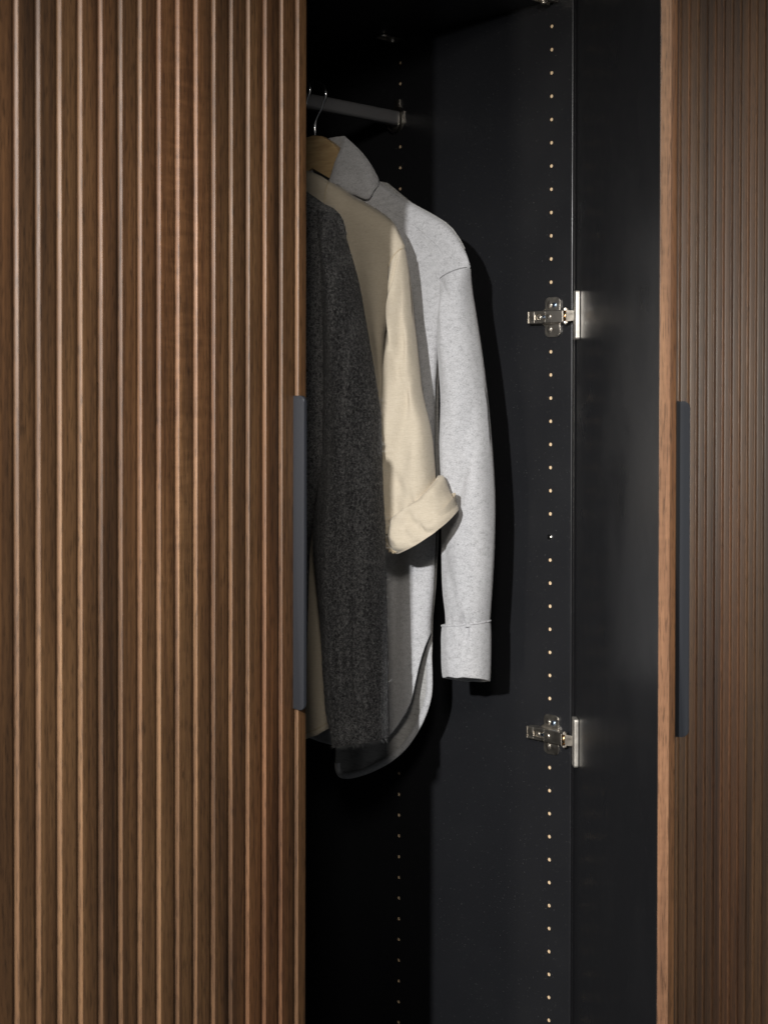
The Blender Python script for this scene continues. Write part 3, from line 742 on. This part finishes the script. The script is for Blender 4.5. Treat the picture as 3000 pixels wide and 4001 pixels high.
SLB = [(0.1841, -0.3443, 0.2060, -0.3141, 0.013), (0.1857, -0.3692, 0.2102, -0.3477, 0.019), (0.1879, -0.4046, 0.2142, -0.3946, 0.023), (0.1832, -0.4397, 0.2198, -0.428, 0.024), (0.1806, -0.4756, 0.2254, -0.4709, 0.026), (0.1782, -0.5106, 0.2312, -0.5094, 0.028), (0.1744, -0.5624, 0.2449, -0.5585, 0.031), (0.1697, -0.614, 0.2505, -0.6027, 0.032), (0.1721, -0.6555, 0.2518, -0.6335, 0.032), (0.1858, -0.6918, 0.2462, -0.6606, 0.031)]
def bslv(c, sn, t, s, z):
    k = sstep(.03, .2, t)
    a = k*(.0055*math.sin(4.2*c+1.5+2.5*t)+.0048*nz(c*2+t*2, t*7, 9))
    for (ct, cc0, lean, wd, am) in ((.10, .1, -2.2, .10, .004), (.33, -.2, 1.2, .16, .0045), (.62, .45, -1.2, .13, .004), (.80, .0, 1.6, .09, .0035)):
        a -= am*math.exp(-((c-cc0-lean*(t-ct)*3)/.17)**2)*math.exp(-((t-ct)/wd)**2)
    a -= .006*math.exp(-((c-.62-.1*(t-.9))/.10)**2)*math.exp(-((t-.95)/.06)**2)
    a += .004*math.exp(-((c+.35)/.16)**2)*sstep(.3, .8, t)
    return (a if sn > -.3 else 0, 0, -.35*.031*max(0, sn)*sstep(.8, 1, t))
bsl = loft('sleeve', SLB, 130, 80, M['linen'], g, .008, bslv)
CB = [(0.1985, -0.6584, 0.2510, -0.6270, 0.033), (0.1850, -0.6690, 0.2622, -0.6256, 0.039), (0.1802, -0.6880, 0.2716, -0.6444, 0.041), (0.1860, -0.7040, 0.2834, -0.6601, 0.041), (0.2007, -0.7090, 0.2870, -0.6665, 0.037)]
def bcuf(c, sn, t, s, z):
    a = .0045*nz(c*2.6, t*2.0, 21)+.0026*nz(c*8, t*5, 4)-.0012*math.exp(-((t-.42-.25*c)/.05)**2)-.0045*math.exp(-((c-.45-.5*(t-.5))/.09)**2)*sstep(.1, .4, t)+.002*math.sin(c*6+t*3)
    nn_ = .041*math.copysign(abs(sn)**.85, sn); a *= 1-.75*sstep(.75, 1, t)
    return (a if sn > -.3 else 0, 0, -.48*nn_)
bcf = loft('rolled_cuff', CB, 60, 90, M['linen'], g, .008, bcuf, inner=.02)
# frayed seam crossing the cuff
def cuff_pt(c, t, ex=.0008):
    sl, zl, sr, zr, b = crom(CB, t); sn = math.sqrt(max(0, 1-c*c))
    return Vector(gv((sl+sr)/2+(sr-sl)/2*c, .008+b*sn**.85+bcuf(c, 1, t, 0, 0)[0]+ex, (zl+zr)/2+(zr-zl)/2*c-.48*.041*sn**.85))
sm = [cuff_pt(-.50-.05*math.sin(t_*3), .14+.80*t_) for t_ in [i/40 for i in range(41)]]
seam('cuff_seam', sm, .0009, M['thread'], g)
sm2 = [cuff_pt(-.58-.05*math.sin(t_*3)+.012*nz(t_*30, 3), .14+.80*t_, .0004) for t_ in [i/60 for i in range(61)]]
seam('frayed_edge', sm2, .0008, M['thread'], g)
rnd = random.Random(3); bm = bmesh.new()
for i in range(70):
    t_ = rnd.random(); p0 = cuff_pt(-.58-.05*math.sin(t_*3), .14+.80*t_); wire(bm, [p0, p0+Vector((rnd.uniform(-.003, .001), rnd.uniform(-.002, 0), rnd.uniform(-.002, .001))), p0+Vector((rnd.uniform(-.004, .001), rnd.uniform(-.003, 0), rnd.uniform(-.004, 0)))], .00022, 4)
fr = obj('fray', bm_mesh('fray', bm), M['thread'], g); fr['kind'] = 'stuff'
pts = []
for i in range(41):
    t = i/40; th = rad(5+120*t); sl, zl, sr, zr, b = SLB[0]; c, sn = math.cos(th), math.sin(th)
    pts.append(gv((sl+sr)/2+(sr-sl)/2*c, .008+b*abs(sn)**.85+.0005, (zl+zr)/2+(zr-zl)/2*c+.0010))
seam('armhole_seam', pts, .0007, M['thread'], g)
def on_b(s, z, ex=.0004):
    s0 = s/warp_b(z); zt, zh = top_b(s0), hem_b(s0); return gv(s, body_nb(s0, 0, z, zt, zh)+.0006+ex, z)
seam('shoulder_seam', [on_b(.0815-.004*i/20, -.2150-.052*i/20, 0) for i in range(21)], .0006, M['thread'], g)
seam('hem_seam', [on_b(.03+.10*i/30, hem_b((.03+.10*i/30)/.84)+.008, 0) for i in range(31)], .0007, M['thread'], g)

# ---- charcoal knit sweater
K = Garment('charcoal_sweater', -.272, 8., 'fuzzy charcoal knit sweater hanging beside the closed ribbed door', 'sweater')
g = K.root
SHK = [(0, -.190), (.05, -.212), (.0889, -.2345), (.1026, -.2427), (.1185, -.2526), (.1343, -.2591), (.1454, -.2685), (.1521, -.2792), (.1565, -.2932)]
top_k = lambda s: lerp_tab(sorted([(-a, b) for a, b in SHK[1:]]+SHK), s)
WK = [(-1.0, .50), (-.7097, .572), (-.6849, .616), (-.6497, .665), (-.6181, .741), (-.5971, .805), (-.4938, .86), (-.3571, .93), (-.29, 1), (-.1, 1)]
warp_k = lambda z: lerp_tab(WK, z)
def kfold(s, z, d): return sstep(.03, .2, d)*(.004*math.sin(s*55+1)+.003*nz(s*20, z*6, 5))
def body_nk(s, v, z, zt, zh):
    d = zt-z; u_ = min(1, abs(s)/.1565); r = math.sqrt(max(0, 1-(1-min(1, d/.035))**2))
    return .024*r*(1-u_**6)**.5+kfold(s, z, d)
kbody = sheet('body_panel', -.1565, .1565, top_k, lambda s: -.86, warp_k, body_nk, 90, 110, M['knit'], g, .004)
kback = sheet('back_panel', -.1565, .1565, top_k, lambda s: -.86, warp_k, lambda s, v, z, zt, zh: -body_nk(s, v, z, zt, zh)*.6, 50, 60, M['knit'], g, .004)
SLK = [(0.1239, -0.2615, 0.1472, -0.2668, 0.016), (0.1295, -0.2983, 0.1566, -0.2982, 0.024), (0.1342, -0.3511, 0.176, -0.3555, 0.03), (0.137, -0.4052, 0.1886, -0.407, 0.032), (0.1379, -0.4769, 0.2046, -0.4777, 0.034), (0.1379, -0.5349, 0.2147, -0.5344, 0.035), (0.1371, -0.5964, 0.2182, -0.5943, 0.036), (0.1271, -0.6414, 0.2205, -0.6375, 0.036), (0.1177, -0.6934, 0.224, -0.6872, 0.036), (0.1224, -0.7481, 0.2262, -0.7404, 0.036), (0.1291, -0.8026, 0.2277, -0.7934, 0.036), (0.1358, -0.8706, 0.2297, -0.8598, 0.035), (0.1436, -0.928, 0.2311, -0.9162, 0.034), (0.1521, -0.952, 0.2314, -0.9366, 0.034), (0.1578, -0.9714, 0.2312, -0.9543, 0.034)]
def kslv(c, sn, t, s, z):
    k = sstep(.02, .12, t); a = k*(.003*math.sin(3.5*c+3*t)+.0035*nz(c*2, t*7, 31)); rb = sstep(.70, .76, t)
    a += rb*.0008*math.sin(math.acos(max(-1, min(1, c)))*26)
    a += .0013*nz(s*230, z*170, 8)
    return (a if sn > -.3 else 0, .0006*nz(s*200, z*260, 4))
ksl = loft('sleeve', SLK, 320, 150, M['knit'], g, .012, kslv, inner=.03)
fuzz('yarn_fuzz', [ksl], 42000, .0066, .0002, M['fuzz'], g, 11)
fuzz('yarn_fuzz', [kbody], 18000, .0066, .0002, M['fuzz'], g, 12, lambda p: p.x > .05)
